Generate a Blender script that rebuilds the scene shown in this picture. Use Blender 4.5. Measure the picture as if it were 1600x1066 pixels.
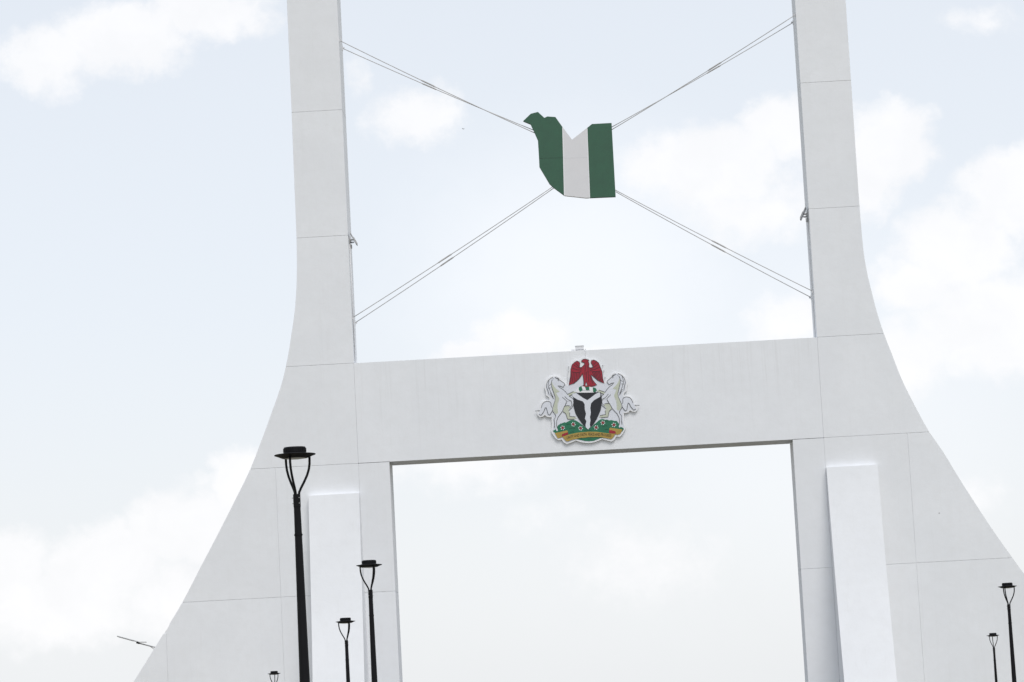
import bpy, bmesh, math, random
from mathutils import Vector, Matrix

for o in list(bpy.data.objects):
    bpy.data.objects.remove(o)
random.seed(7)
scn = bpy.context.scene
COL = scn.collection

# ------------------------------------------------------------------ camera
cam_data = bpy.data.cameras.new('camera')
cam_data.sensor_width = 36.0
cam_data.sensor_fit = 'HORIZONTAL'
cam_data.lens = 107.018
cam_data.clip_start = 0.5
cam_data.clip_end = 20000
cam = bpy.data.objects.new('camera', cam_data)
COL.objects.link(cam)
RIGHT = Vector((0.998165, 0.030445, -0.052346))
UP = Vector((0.055766, -0.125194, 0.990564))
FWD = Vector((-0.023604, 0.991665, 0.126662))
m = Matrix((RIGHT, UP, -FWD)).transposed().to_4x4()
m.translation = Vector((-0.0227, -135.2507, 1.6))
cam.matrix_world = m
scn.camera = cam

# ------------------------------------------------------------------ sun and sky
SUN_DIR = Vector((0.19, -0.50, 0.85)).normalized()       # towards the sun: high, to the right of the camera's back, veiled by haze
sun_data = bpy.data.lights.new('sun', 'SUN')
sun_data.energy = 1.24
sun_data.angle = math.radians(27)
sun_data.color = (1.0, 0.98, 0.955)
sun = bpy.data.objects.new('sun', sun_data)
COL.objects.link(sun)
sun.rotation_euler = SUN_DIR.to_track_quat('Z', 'Y').to_euler()

CLOUDS = [
(-0.1498, 0.2378, 0.0273, 0.013, 1),
(-0.1192, 0.2448, 0.0231, 0.0105, 1),
(-0.176, 0.2316, 0.0179, 0.0126, 0.9),
(-0.052, 0.2046, 0.0164, 0.0101, 0.8),
(-0.0707, 0.2177, 0.0063, 0.0084, 0.4),
(0.0494, 0.1802, 0.0252, 0.0158, 1),
(0.0303, 0.1824, 0.0168, 0.0116, 0.9),
(0.0684, 0.1943, 0.0147, 0.0116, 1),
(0.0592, 0.1666, 0.0252, 0.0126, 0.7),
(0.1052, 0.1878, 0.0158, 0.0147, 1),
(0.0957, 0.1732, 0.0126, 0.0126, 0.9),
(0.1463, 0.1681, 0.02, 0.0158, 1.1),
(0.1259, 0.1499, 0.021, 0.0158, 1.1),
(0.1104, 0.14, 0.0147, 0.0126, 0.9),
(0.1369, 0.1257, 0.0315, 0.0189, 1),
(0.1066, 0.1146, 0.0168, 0.0147, 0.8),
(-0.0217, 0.1282, 0.0168, 0.008, 1.1),
(-0.0367, 0.1248, 0.0116, 0.0053, 1),
(-0.003, 0.1208, 0.0126, 0.0053, 0.9),
(0.0696, 0.1295, 0.0147, 0.0126, 0.7),
(-0.116, 0.0845, 0.0116, 0.0126, 1.1),
(-0.1367, 0.0729, 0.0189, 0.0137, 1.1),
(-0.1604, 0.0615, 0.0231, 0.013, 1.1),
(-0.1922, 0.0611, 0.0168, 0.013, 1.1),
(-0.1778, 0.0477, 0.0336, 0.0147, 0.9),
(-0.1334, 0.0474, 0.0294, 0.0168, 0.8),
(0.0143, 0.0521, 0.0315, 0.0158, 0.42),
(-0.0163, 0.0706, 0.0189, 0.0105, 0.25),
(-0.0428, 0.0889, 0.0357, 0.0126, 0.55),
(0.1399, 0.2271, 0.0158, 0.0067, 0.4),
(0.1263, 0.067, 0.0147, 0.0126, 0.3),
]
VEIL = [(0.0, 0.145, 0.085, 0.075, 0.58), (0.075, 0.10, 0.11, 0.10, 0.35), (0.01, 0.055, 0.13, 0.06, 0.15), (-0.17, 0.03, 0.10, 0.05, 0.12)]
world = bpy.data.worlds.new('World')
scn.world = world
world.use_nodes = True


class NT:
    """small helper to write node trees as expressions"""
    def __init__(self, tree):
        self.t = tree
        self.t.nodes.clear()

    def n(self, kind, **kw):
        nd = self.t.nodes.new(kind)
        for k, v in kw.items():
            setattr(nd, k, v)
        return nd

    def put(self, sock, v):
        if isinstance(v, bpy.types.NodeSocket):
            self.t.links.new(v, sock)
        elif v is not None:
            sock.default_value = v

    def math(self, op, a, b=None, c=None, clamp=False):
        nd = self.n('ShaderNodeMath', operation=op, use_clamp=clamp)
        for i, v in enumerate((a, b, c)):
            if v is not None:
                self.put(nd.inputs[i], v)
        return nd.outputs[0]

    def vmath(self, op, a, b=None, out='Vector'):
        nd = self.n('ShaderNodeVectorMath', operation=op)
        self.put(nd.inputs[0], a)
        if b is not None:
            self.put(nd.inputs[1], b)
        return nd.outputs[out]

    def noise(self, vec, scale, detail=4.0, rough=0.55, out='Fac'):
        nd = self.n('ShaderNodeTexNoise')
        if vec is not None:
            self.put(nd.inputs['Vector'], vec)
        nd.inputs['Scale'].default_value = scale
        nd.inputs['Detail'].default_value = detail
        nd.inputs['Roughness'].default_value = rough
        return nd.outputs[out]

    def smooth(self, v, a, b, lo=0.0, hi=1.0):
        nd = self.n('ShaderNodeMapRange', interpolation_type='SMOOTHSTEP')
        self.put(nd.inputs['Value'], v)
        for k, x in (('From Min', a), ('From Max', b), ('To Min', lo), ('To Max', hi)):
            self.put(nd.inputs[k], x)
        return nd.outputs['Result']

    def mix(self, fac, a, b, blend='MIX'):
        nd = self.n('ShaderNodeMix', data_type='RGBA', blend_type=blend)
        self.put(nd.inputs[0], fac)
        self.put(nd.inputs[6], a)
        self.put(nd.inputs[7], b)
        return nd.outputs[2]


w = NT(world.node_tree)
gen = w.n('ShaderNodeTexCoord').outputs['Generated']
sky = w.n('ShaderNodeTexSky', sky_type='NISHITA')
sky.sun_disc = False
sky.sun_elevation = math.asin(SUN_DIR.z)
sky.sun_rotation = math.atan2(SUN_DIR.x, SUN_DIR.y)
sky.altitude = 400
sky.air_density = 1.0
sky.dust_density = 4.0
sky.ozone_density = 1.0
sep = w.n('ShaderNodeSeparateXYZ')
w.put(sep.inputs[0], gen)
yy = w.math('MAXIMUM', sep.outputs['Y'], 0.05)
uu = w.math('DIVIDE', sep.outputs['X'], yy)
vv = w.math('DIVIDE', sep.outputs['Z'], yy)
cmb = w.n('ShaderNodeCombineXYZ')
w.put(cmb.inputs[0], uu)
w.put(cmb.inputs[1], vv)
uv = cmb.outputs[0]
# billows: the cloud banks' outlines are broken up by noise
warp = w.vmath('SUBTRACT', w.noise(uv, 60.0, 5.0, 0.62, 'Color'), (0.5, 0.5, 0.5))
warp = w.vmath('MULTIPLY', warp, (0.022, 0.017, 0.0))
uvw = w.vmath('ADD', uv, warp)
field = 0.0
for cu, cv, ru, rv, s in CLOUDS:
    nd = w.n('ShaderNodeVectorMath', operation='MULTIPLY_ADD')
    w.put(nd.inputs[0], uvw)
    kx, ky = 0.77 / ru, 0.77 / rv
    nd.inputs[1].default_value = (kx, ky, 0.0)
    nd.inputs[2].default_value = (-cu * kx, -cv * ky, 0.0)
    ln = w.vmath('LENGTH', nd.outputs[0], out='Value')
    field = w.math('MAXIMUM', field, w.math('MULTIPLY_ADD', ln, -s, s))
fine = w.noise(uv, 95.0, 5.0, 0.62)
f2 = w.math('ADD', field, w.math('MULTIPLY', w.math('SUBTRACT', fine, 0.5), 0.60))
bank = w.math('MULTIPLY', w.smooth(f2, 0.02, 0.55), w.smooth(field, 0.0, 0.18))
# a thin veil of high haze, thickest low down between and right of the pylons
veil = 0.0
for cu, cv, ru, rv, s in VEIL:
    nd = w.n('ShaderNodeVectorMath', operation='MULTIPLY_ADD')
    w.put(nd.inputs[0], uvw)
    nd.inputs[1].default_value = (1 / ru, 1 / rv, 0.0)
    nd.inputs[2].default_value = (-cu / ru, -cv / rv, 0.0)
    ln = w.vmath('LENGTH', nd.outputs[0], out='Value')
    veil = w.math('MAXIMUM', veil, w.smooth(ln, 1.0, 0.15, 0.0, s))
# the same broken cumulus all round the sky
allround = w.smooth(w.noise(gen, 5.0, 5.0, 0.6), 0.54, 0.72)
infront = w.math('MULTIPLY', w.smooth(w.math('ABSOLUTE', uu), 0.24, 0.40), 1.0)
high = w.smooth(vv, 0.27, 0.40)
off = w.math('MAXIMUM', infront, high)
off = w.math('MAXIMUM', off, w.smooth(sep.outputs['Y'], 0.3, 0.05))
cloud = w.math('MAXIMUM', bank, w.math('MULTIPLY', allround, off))
inner = w.smooth(w.noise(uvw, 38.0, 3.0, 0.6), 0.30, 0.70)
haze_amt = w.smooth(sep.outputs['Z'], 0.0, 0.6, 0.80, 0.62)
haze_col = w.mix(w.smooth(sep.outputs['Z'], 0.03, 0.16), (10.3, 10.5, 10.7, 1), (9.92, 10.38, 10.98, 1))
haze_col = w.mix(w.smooth(sep.outputs['Z'], 0.22, 0.80), haze_col, (6.9, 7.9, 9.4, 1))
base = w.mix(haze_amt, sky.outputs[0], haze_col)
ccol = w.mix(inner, (9.85, 9.85, 10.0, 1), (10.4, 10.35, 10.45, 1))
base = w.mix(veil, base, (10.2, 10.4, 10.75, 1))
col = w.mix(w.math('MULTIPLY', cloud, 0.80), base, ccol)
bg = w.n('ShaderNodeBackground')
w.put(bg.inputs['Color'], col)
bg.inputs['Strength'].default_value = 0.068
w.put(w.n('ShaderNodeOutputWorld').inputs['Surface'], bg.outputs[0])

# ------------------------------------------------------------------ exposure
scn.view_settings.view_transform = 'Standard'
scn.view_settings.look = 'None'
scn.view_settings.exposure = 0.55
scn.view_settings.gamma = 1.0
scn.view_settings.use_curve_mapping = False

# ------------------------------------------------------------------ materials
def material(name):
    mt = bpy.data.materials.new(name)
    mt.use_nodes = True
    nt = NT(mt.node_tree)
    bs = nt.n('ShaderNodeBsdfPrincipled')
    out = nt.n('ShaderNodeOutputMaterial')
    nt.t.links.new(bs.outputs[0], out.inputs['Surface'])
    return mt, nt, bs


def bump(nt, bs, height, strength, dist):
    b = nt.n('ShaderNodeBump')
    b.inputs['Strength'].default_value = strength
    b.inputs['Distance'].default_value = dist
    nt.put(b.inputs['Height'], height)
    nt.put(bs.inputs['Normal'], b.outputs[0])


def plain(name, colour, rough=0.5, metal=0.0, vary=0.08, scale=6.0, spec=0.5):
    mt, nt, bs = material(name)
    co = nt.n('ShaderNodeTexCoord').outputs['Object']
    n = nt.noise(co, scale, 5.0, 0.6)
    lo = tuple(c * (1 - vary) for c in colour) + (1,)
    hi = tuple(min(1, c * (1 + vary)) for c in colour) + (1,)
    nt.put(bs.inputs['Base Color'], nt.mix(nt.smooth(n, 0.3, 0.7), lo, hi))
    nt.put(bs.inputs['Roughness'], nt.smooth(n, 0.2, 0.8, rough * 0.85, min(1, rough * 1.15)))
    bs.inputs['Metallic'].default_value = metal
    bs.inputs['Specular IOR Level'].default_value = spec
    return mt


def painted_wall(name, streaks):
    """white masonry paint: faint clouding, trowel texture, rain streaks below the top edge"""
    mt, nt, bs = material(name)
    co = nt.n('ShaderNodeTexCoord').outputs['Object']
    big = nt.noise(co, 0.35, 5.0, 0.6)
    med = nt.noise(co, 2.4, 5.0, 0.65)
    col = nt.mix(nt.smooth(big, 0.3, 0.7), (0.79, 0.803, 0.823, 1), (0.826, 0.838, 0.857, 1))
    col = nt.mix(nt.smooth(med, 0.35, 0.75, 0.0, 0.30), col, (0.745, 0.75, 0.755, 1))
    rnd = nt.n('ShaderNodeObjectInfo').outputs['Random']
    col = nt.mix(nt.math('MULTIPLY', rnd, 0.16), col, (0.72, 0.725, 0.73, 1))
    st = nt.n('ShaderNodeMapping')
    nt.put(st.inputs['Vector'], co)
    st.inputs['Scale'].default_value = (3.2, 3.2, 0.13)
    s1 = nt.noise(st.outputs[0], 1.0, 6.0, 0.7)
    st2 = nt.n('ShaderNodeMapping')
    nt.put(st2.inputs['Vector'], co)
    st2.inputs['Scale'].default_value = (11.0, 11.0, 0.22)
    s2 = nt.noise(st2.outputs[0], 1.0, 4.0, 0.6)
    amt = nt.math('MULTIPLY', nt.smooth(s1, 0.45, 0.75), nt.smooth(s2, 0.40, 0.70))
    if streaks:
        z = nt.n('ShaderNodeSeparateXYZ')
        nt.put(z.inputs[0], co)
        fade = nt.smooth(z.outputs['Z'], 13.5, 18.3, 0.15, 1.0)
        amt = nt.math('MULTIPLY', nt.math('MULTIPLY', amt, fade), 0.36)
    else:
        amt = nt.math('MULTIPLY', amt, 0.10)
    col = nt.mix(amt, col, (0.50, 0.49, 0.47, 1))
    # odd small chips and nail marks
    spots = nt.n('ShaderNodeTexVoronoi')
    nt.put(spots.inputs['Vector'], co)
    spots.inputs['Scale'].default_value = 0.45
    col = nt.mix(nt.smooth(spots.outputs['Distance'], 0.020, 0.012, 0.0, 0.55), col, (0.25, 0.24, 0.23, 1))
    nt.put(bs.inputs['Base Color'], col)
    bs.inputs['Roughness'].default_value = 0.62
    bs.inputs['Specular IOR Level'].default_value = 0.25
    bump(nt, bs, nt.math('ADD', nt.noise(co, 1.1, 6.0, 0.6), nt.math('MULTIPLY', nt.noise(co, 14.0, 4.0, 0.6), 0.12)), 0.22, 0.05)
    return mt


WALL = painted_wall('white_wall_paint', False)
BEAM = painted_wall('white_wall_paint_rain_streaked', True)
JOINT = plain('grey_joint_filler', (0.78, 0.785, 0.79), 0.9)
BLACK = plain('black_powder_coat', (0.006, 0.006, 0.0075), 0.55, 0.0, 0.15, 9.0, 0.18)
LENS = plain('frosted_lamp_glass', (0.55, 0.56, 0.56), 0.35)
STEEL = plain('galvanised_steel', (0.42, 0.42, 0.42), 0.5, 0.3, 0.15)
WIRE = plain('grey_wire_rope', (0.47, 0.46, 0.45), 0.6, 0.3)
WHITE = plain('white_enamel', (0.82, 0.82, 0.83), 0.4, 0.0, 0.02)
FIELD = plain('pale_blue_grey_enamel', (0.69, 0.71, 0.76), 0.45, 0.0, 0.02)
PALE = plain('pale_grey_paint', (0.66, 0.66, 0.67), 0.5, 0.0, 0.04)
BOARD_W = plain('off_white_sheet', (0.70, 0.695, 0.705), 0.55, 0.0, 0.012, 2.0)
BOARD_G = plain('dark_green_sheet', (0.033, 0.105, 0.062), 0.6, 0.0, 0.07, 2.0)
EDGE_G = plain('green_sheet_edge', (0.02, 0.05, 0.032), 0.6)
RED = plain('red_enamel', (0.32, 0.012, 0.030), 0.45, 0.0, 0.10, 5.0)
INK = plain('black_enamel', (0.014, 0.015, 0.021), 0.4)
LINE = plain('dark_outline_paint', (0.055, 0.055, 0.05), 0.5)
GREEN = plain('leaf_green_enamel', (0.014, 0.155, 0.08), 0.45, 0.0, 0.10, 4.0)
DGREEN = plain('dark_green_enamel', (0.008, 0.075, 0.035), 0.5)
SAGE = plain('sage_grey_enamel', (0.52, 0.55, 0.44), 0.5, 0.0, 0.03)
GOLD = plain('ochre_gold_enamel', (0.40, 0.275, 0.06), 0.45, 0.0, 0.08, 5.0)
BROWN = plain('dark_brown_print', (0.05, 0.03, 0.015), 0.6)
BIRDM = plain('dark_feathers', (0.03, 0.03, 0.03), 0.8)
FLOODG = plain('lamp_glass', (0.30, 0.31, 0.33), 0.2)


# ------------------------------------------------------------------ mesh helpers
def link(name, bm, mat, parent=None, loc=(0, 0, 0), bevel=0.0, smooth=False):
    me = bpy.data.meshes.new(name)
    bmesh.ops.recalc_face_normals(bm, faces=bm.faces[:])
    bm.to_mesh(me)
    bm.free()
    for mt in (mat if isinstance(mat, (list, tuple)) else [mat]):
        me.materials.append(mt)
    if smooth:
        for p_ in me.polygons:
            p_.use_smooth = True
    o = bpy.data.objects.new(name, me)
    COL.objects.link(o)
    o.location = loc
    if parent is not None:
        o.parent = parent
    if bevel:
        b = o.modifiers.new('bevel', 'BEVEL')
        b.width = bevel
        b.segments = 2
        b.limit_method = 'ANGLE'
        b.angle_limit = math.radians(35)
    return o


def empty(name, loc, label, cat, group=None, rz=0.0):
    o = bpy.data.objects.new(name, None)
    COL.objects.link(o)
    o.location = loc
    o.rotation_euler = (0, 0, rz)
    return tag(o, label, cat, group)


def tag(o, label, cat, group=None):
    o['label'] = label
    o['category'] = cat
    if group:
        o['group'] = group
    return o


def stuff(o):
    o['kind'] = 'stuff'
    return o


def structure(o):
    o['kind'] = 'structure'
    return o


def prism(bm, poly, y0, y1):
    """polygon in x,z between two depths"""
    a = [bm.verts.new((x, y0, z)) for x, z in poly]
    b = [bm.verts.new((x, y1, z)) for x, z in poly]
    bm.faces.new(a)
    bm.faces.new(b[::-1])
    n = len(poly)
    for i in range(n):
        j = (i + 1) % n
        bm.faces.new((a[i], b[i], b[j], a[j]))
    return bm


def prism_bm(poly, y0, y1):
    return prism(bmesh.new(), poly, y0, y1)


def box(bm, c, s, rot=None):
    M = Matrix.Translation(Vector(c))
    if rot is not None:
        M = M @ rot.to_4x4()
    M = M @ Matrix.Diagonal((s[0], s[1], s[2], 1))
    bmesh.ops.create_cube(bm, size=1.0, matrix=M)
    return bm


def box_bm(c, s, rot=None):
    return box(bmesh.new(), c, s, rot)


def tube(bm, pts, radii, seg=10, cap=True):
    pts = [Vector(p_) for p_ in pts]
    if not isinstance(radii, (list, tuple)):
        radii = [radii] * len(pts)
    rings = []
    ref = None
    for i, p_ in enumerate(pts):
        t = (pts[min(i + 1, len(pts) - 1)] - pts[max(i - 1, 0)]).normalized()
        if ref is None:
            ref = t.orthogonal().normalized()
        ref = (ref - t * ref.dot(t)).normalized()
        bi = t.cross(ref)
        rings.append([bm.verts.new(p_ + (ref * math.cos(a) + bi * math.sin(a)) * radii[i])
                      for a in (2 * math.pi * k / seg for k in range(seg))])
    for r0, r1 in zip(rings, rings[1:]):
        for k in range(seg):
            bm.faces.new((r0[k], r0[(k + 1) % seg], r1[(k + 1) % seg], r1[k]))
    if cap:
        bm.faces.new(rings[0][::-1])
        bm.faces.new(rings[-1])
    return bm


def tube_bm(pts, radii, seg=10):
    return tube(bmesh.new(), pts, radii, seg)


def lathe_bm(profile, seg=36):
    """closed of revolution: profile (r,z) from bottom axis to top axis"""
    bm = bmesh.new()
    rings = []
    for r, z in profile:
        if r < 1e-6:
            rings.append([bm.verts.new((0, 0, z))])
        else:
            rings.append([bm.verts.new((r * math.cos(2 * math.pi * k / seg), r * math.sin(2 * math.pi * k / seg), z)) for k in range(seg)])
    for a, b in zip(rings, rings[1:]):
        for k in range(seg):
            k2 = (k + 1) % seg
            if len(a) == 1:
                bm.faces.new((a[0], b[k], b[k2]))
            elif len(b) == 1:
                bm.faces.new((a[k], a[k2], b[0]))
            else:
                bm.faces.new((a[k], a[k2], b[k2], b[k]))
    return bm


def interp(table, z):
    """table of (z,x) with z falling; monotone cubic look through Catmull-Rom"""
    if z >= table[0][0]:
        return table[0][1]
    for i in range(len(table) - 1):
        z0, x0 = table[i]
        z1, x1 = table[i + 1]
        if z1 <= z <= z0:
            t = (z0 - z) / (z0 - z1)
            def slope(k):
                if k <= 0 or k >= len(table) - 1:
                    k0, k1 = max(k - 1, 0), min(k + 1, len(table) - 1)
                else:
                    k0, k1 = k - 1, k + 1
                return (table[k1][1] - table[k0][1]) / (table[k0][0] - table[k1][0])
            h = z0 - z1
            m0, m1 = slope(i) * h, slope(i + 1) * h
            return ((2 * t ** 3 - 3 * t ** 2 + 1) * x0 + (t ** 3 - 2 * t ** 2 + t) * m0
                    + (-2 * t ** 3 + 3 * t ** 2) * x1 + (t ** 3 - t ** 2) * m1)
    return table[-1][1]


# ------------------------------------------------------------------ ground and road
def ground_z(y):
    return -0.01 * (min(max(y, -135.0), 30.0) + 135.0)


def strip(name, left, right, ys, mat, dz):
    """sheet that follows the ground between two edge curves (functions of y)"""
    bm = bmesh.new()
    prev = None
    for y in ys:
        z = ground_z(y) + dz
        cur = (bm.verts.new((left(y), y, z)), bm.verts.new((right(y), y, z)))
        if prev:
            bm.faces.new((prev[0], prev[1], cur[1], cur[0]))
        prev = cur
    return link(name, bm, mat)


def poly_fn(pts):
    def f(y):
        if y <= pts[0][0]:
            return pts[0][1]
        for (y0, x0), (y1, x1) in zip(pts, pts[1:]):
            if y <= y1:
                return x0 + (x1 - x0) * (y - y0) / (y1 - y0)
        return pts[-1][1]
    return f


mt, nt, bs = material('dry_grass_and_laterite')
co = nt.n('ShaderNodeTexCoord').outputs['Object']
n1 = nt.noise(co, 0.06, 6.0, 0.6)
n2 = nt.noise(co, 1.6, 6.0, 0.65)
c1 = nt.mix(nt.smooth(n1, 0.42, 0.58), (0.22, 0.165, 0.10, 1), (0.115, 0.12, 0.05, 1))
nt.put(bs.inputs['Base Color'], nt.mix(nt.smooth(n2, 0.3, 0.75, 0.0, 0.6), c1, (0.20, 0.18, 0.115, 1)))
bs.inputs['Roughness'].default_value = 0.95
bump(nt, bs, n2, 0.5, 0.08)
GROUND = mt
mt, nt, bs = material('worn_asphalt')
co = nt.n('ShaderNodeTexCoord').outputs['Object']
n1 = nt.noise(co, 0.4, 6.0, 0.6)
n2 = nt.noise(co, 30.0, 4.0, 0.7)
c1 = nt.mix(nt.smooth(n1, 0.3, 0.7), (0.075, 0.073, 0.068, 1), (0.12, 0.115, 0.105, 1))
nt.put(bs.inputs['Base Color'], nt.mix(nt.smooth(n2, 0.4, 0.7, 0, 0.4), c1, (0.19, 0.18, 0.165, 1)))
bs.inputs['Roughness'].default_value = 0.85
bump(nt, bs, n2, 0.4, 0.01)
ASPHALT = mt
PAVE = plain('concrete_paving', (0.19, 0.17, 0.12), 0.85, 0.0, 0.15, 1.2)
KERB = plain('kerb_concrete', (0.34, 0.32, 0.27), 0.8, 0.0, 0.12, 2.0)
MARK = plain('road_marking_paint', (0.72, 0.72, 0.70), 0.6, 0.0, 0.08, 5.0)

bm = bmesh.new()
ys = [-6000, -1500, -400, -135, 30, 300, 1500, 6000]
xs = [-6000, -1500, -300, -40, 40, 300, 1500, 6000]
grid = [[bm.verts.new((x, y, ground_z(y))) for x in xs] for y in ys]
for j in range(len(ys) - 1):
    for i in range(len(xs) - 1):
        bm.faces.new((grid[j][i], grid[j][i + 1], grid[j + 1][i + 1], grid[j + 1][i]))
structure(link('ground', bm, GROUND))
road_l = poly_fn([(-400, -3.0), (-96, -3.0), (-73, -3.9), (-54, -5.9), (-12, -8.2), (400, -8.2)])
road_r = poly_fn([(-400, 14.0), (-96, 12.0), (-50, 10.6), (-12, 8.2), (400, 8.2)])
YS = [-400, -250, -135, -110, -96, -84, -73, -64, -54, -50, -40, -30, -20, -12, 0, 15, 30, 80, 200, 400]
structure(strip('road', road_l, road_r, YS, ASPHALT, 0.02))
structure(strip('pavement', lambda y: road_l(y) - 9.0, lambda y: road_l(y) - 0.15, YS, PAVE, 0.13))
structure(strip('pavement', lambda y: road_r(y) + 0.15, lambda y: road_r(y) + 9.0, YS, PAVE, 0.13))
for edge, sgn in ((road_l, -1), (road_r, 1)):
    bm = bmesh.new()
    prev = None
    for y in YS:
        x, z = edge(y), ground_z(y)
        x0, x1 = (x - 0.15, x) if sgn < 0 else (x, x + 0.15)
        cur = [bm.verts.new(v) for v in ((x0, y, z - 0.1), (x1, y, z - 0.1), (x1, y, z + 0.145), (x0, y, z + 0.145))]
        if prev:
            for k in range(4):
                bm.faces.new((prev[k], prev[(k + 1) % 4], cur[(k + 1) % 4], cur[k]))
        prev = cur
    structure(link('kerb', bm, KERB))
mid = lambda y: (road_l(y) + road_r(y)) / 2
bm = bmesh.new()
y = -200.0
while y < 120:
    v = [bm.verts.new(q) for q in ((mid(y) - 0.07, y, ground_z(y) + 0.026), (mid(y) + 0.07, y, ground_z(y) + 0.026),
                                   (mid(y + 3) + 0.07, y + 3, ground_z(y + 3) + 0.026), (mid(y + 3) - 0.07, y + 3, ground_z(y + 3) + 0.026))]
    bm.faces.new(v)
    y += 9.0
structure(link('lane_marking', bm, MARK))

# ------------------------------------------------------------------ the gate
DEPTH = 2.05
IN_OPEN, IN_PYL, SEAM, SEAM2 = 9.0, 10.38, 14.1, 19.27
BASE = -1.75
Z1, ZB, ZT, Z3, Z4, Z5, ZTOP = 7.99, 13.762, 18.275, 24.09, 29.86, 35.65, 41.4
Z_LOW = 2.2
OUT_L = [(41.4, 12.66), (29.88, 12.675), (27.09, 12.69), (24.13, 12.705), (22.70, 12.745), (21.68, 12.82), (20.67, 12.945), (19.95, 13.08),
         (19.09, 13.25), (18.30, 13.435), (17.52, 13.66), (16.33, 14.13), (15.15, 14.62), (13.776, 15.225), (12.69, 15.81), (10.94, 16.80),
         (9.45, 17.665), (8.01, 18.495), (6.45, 19.54), (4.59, 20.82), (-1.75, 25.3)]
OUT_R = [(41.4, 12.66), (29.82, 12.665), (26.94, 12.66), (24.10, 12.665), (22.99, 12.68), (21.83, 12.72), (21.01, 12.81), (20.22, 12.94),
         (19.25, 13.12), (18.29, 13.36), (17.26, 13.68), (16.26, 13.99), (15.24, 14.40), (13.766, 15.075), (12.97, 15.56), (11.56, 16.29),
         (9.33, 17.53), (7.95, 18.37), (7.28, 18.79), (4.59, 20.65), (-1.75, 25.1)]
gate = empty('city_gate', (0, 0, 0), 'huge white gateway of two flaring pylons joined by a crossbeam', 'gate')
GAP, VGAP = 0.010, 0.0025          # half widths of the level and upright joints


def curved_edge(table, sgn, z0, z1, inset=0.0):
    n = max(2, int((z1 - z0) / 0.45) + 1)
    return [(sgn * (interp(table, z0 + (z1 - z0) * k / n) - inset), z0 + (z1 - z0) * k / n) for k in range(n + 1)]


def make_pylon(sgn, table):
    # core behind the joints
    edge = curved_edge(table, sgn, BASE, ZTOP - 0.05, 0.03)
    core = [(sgn * (IN_OPEN + 0.02), BASE)] + edge + [(sgn * (IN_PYL + 0.02), ZTOP - 0.05), (sgn * (IN_PYL + 0.02), ZB - 0.06), (sgn * (IN_OPEN + 0.02), ZB - 0.06)]
    py = link('pylon', prism_bm(core, 0.02, DEPTH - 0.02), JOINT, gate)
    rows = [(BASE, Z_LOW), (Z_LOW, Z1), (Z1, ZB), (ZB, ZT), (ZT, Z3), (Z3, Z4), (Z4, Z5), (Z5, ZTOP)]
    for i, (z0, z1) in enumerate(rows):
        a = z0 + (GAP if i else 0)
        b = z1 - (GAP if i < len(rows) - 1 else 0)
        if i >= 3:
            spans = [(IN_PYL, None)]
        elif i == 2:
            spans = [(IN_OPEN, IN_PYL), (IN_PYL, SEAM), (SEAM, None)]
        else:
            spans = [(IN_OPEN, IN_PYL), (IN_PYL, SEAM), (SEAM, SEAM2), (SEAM2, None)]
        for x0, x1 in spans:
            xa = x0 + (VGAP if x0 not in (IN_OPEN,) and (i < 4) else 0)
            if x1 is None:
                e = curved_edge(table, sgn, a, b)
                if x0 == SEAM2 and abs(e[-1][0]) < x0 + 0.05:
                    e = [q for q in e if abs(q[0]) > x0 + 0.05]
                    poly = [(sgn * xa, a)] + e + [(sgn * xa, min(b, e[-1][1] + 0.03))]
                else:
                    poly = [(sgn * xa, a)] + e + [(sgn * xa, b)]
            elif x1 == SEAM2:
                e = [(sgn * min(abs(q[0]), x1 - VGAP), q[1]) for q in curved_edge(table, sgn, a, b)]
                poly = [(sgn * xa, a)] + e + [(sgn * xa, b)]
            else:
                poly = [(sgn * xa, a), (sgn * (x1 - VGAP), a), (sgn * (x1 - VGAP), b), (sgn * xa, b)]
            link('panel', prism_bm(poly, 0.0, DEPTH), WALL, py, bevel=0.008)
    return py


make_pylon(-1, OUT_L)
make_pylon(1, OUT_R)
lintel = link('lintel', prism_bm([(-IN_PYL + 0.001, ZB + 0.05), (IN_PYL - 0.001, ZB + 0.05), (IN_PYL - 0.001, ZT - 0.05), (-IN_PYL + 0.001, ZT - 0.05)], 0.022, DEPTH - 0.022), JOINT, gate)
X = IN_PYL - VGAP
link('panel', prism_bm([(-X, ZB + GAP), (-IN_OPEN, ZB + GAP), (-IN_OPEN, ZB), (IN_OPEN, ZB), (IN_OPEN, ZB + GAP), (X, ZB + GAP), (X, ZT), (-X, ZT)], 0.0, DEPTH), BEAM, lintel, bevel=0.008)
# battered pilasters: the foot stands farther out than the head
ZP = 12.415
for sgn in (-1, 1):
    bm = bmesh.new()
    prof = [(0.03, ZP)]
    for k in range(25):
        hgt = (ZP - BASE) * k / 24
        prof.append((-(0.30 + 0.15 * hgt + 0.0082 * hgt * hgt), ZP - hgt))
    prof.append((0.03, BASE))
    xa, xb = sgn * 10.392, sgn * 12.655
    va = [bm.verts.new((xa, y, z)) for y, z in prof]
    vb = [bm.verts.new((xb, y, z)) for y, z in prof]
    bm.faces.new(va)
    bm.faces.new(vb[::-1])
    for k in range(len(prof)):
        k2 = (k + 1) % len(prof)
        bm.faces.new((va[k], vb[k], vb[k2], va[k2]))
    link('pilaster', bm, WALL, gate)

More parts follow.
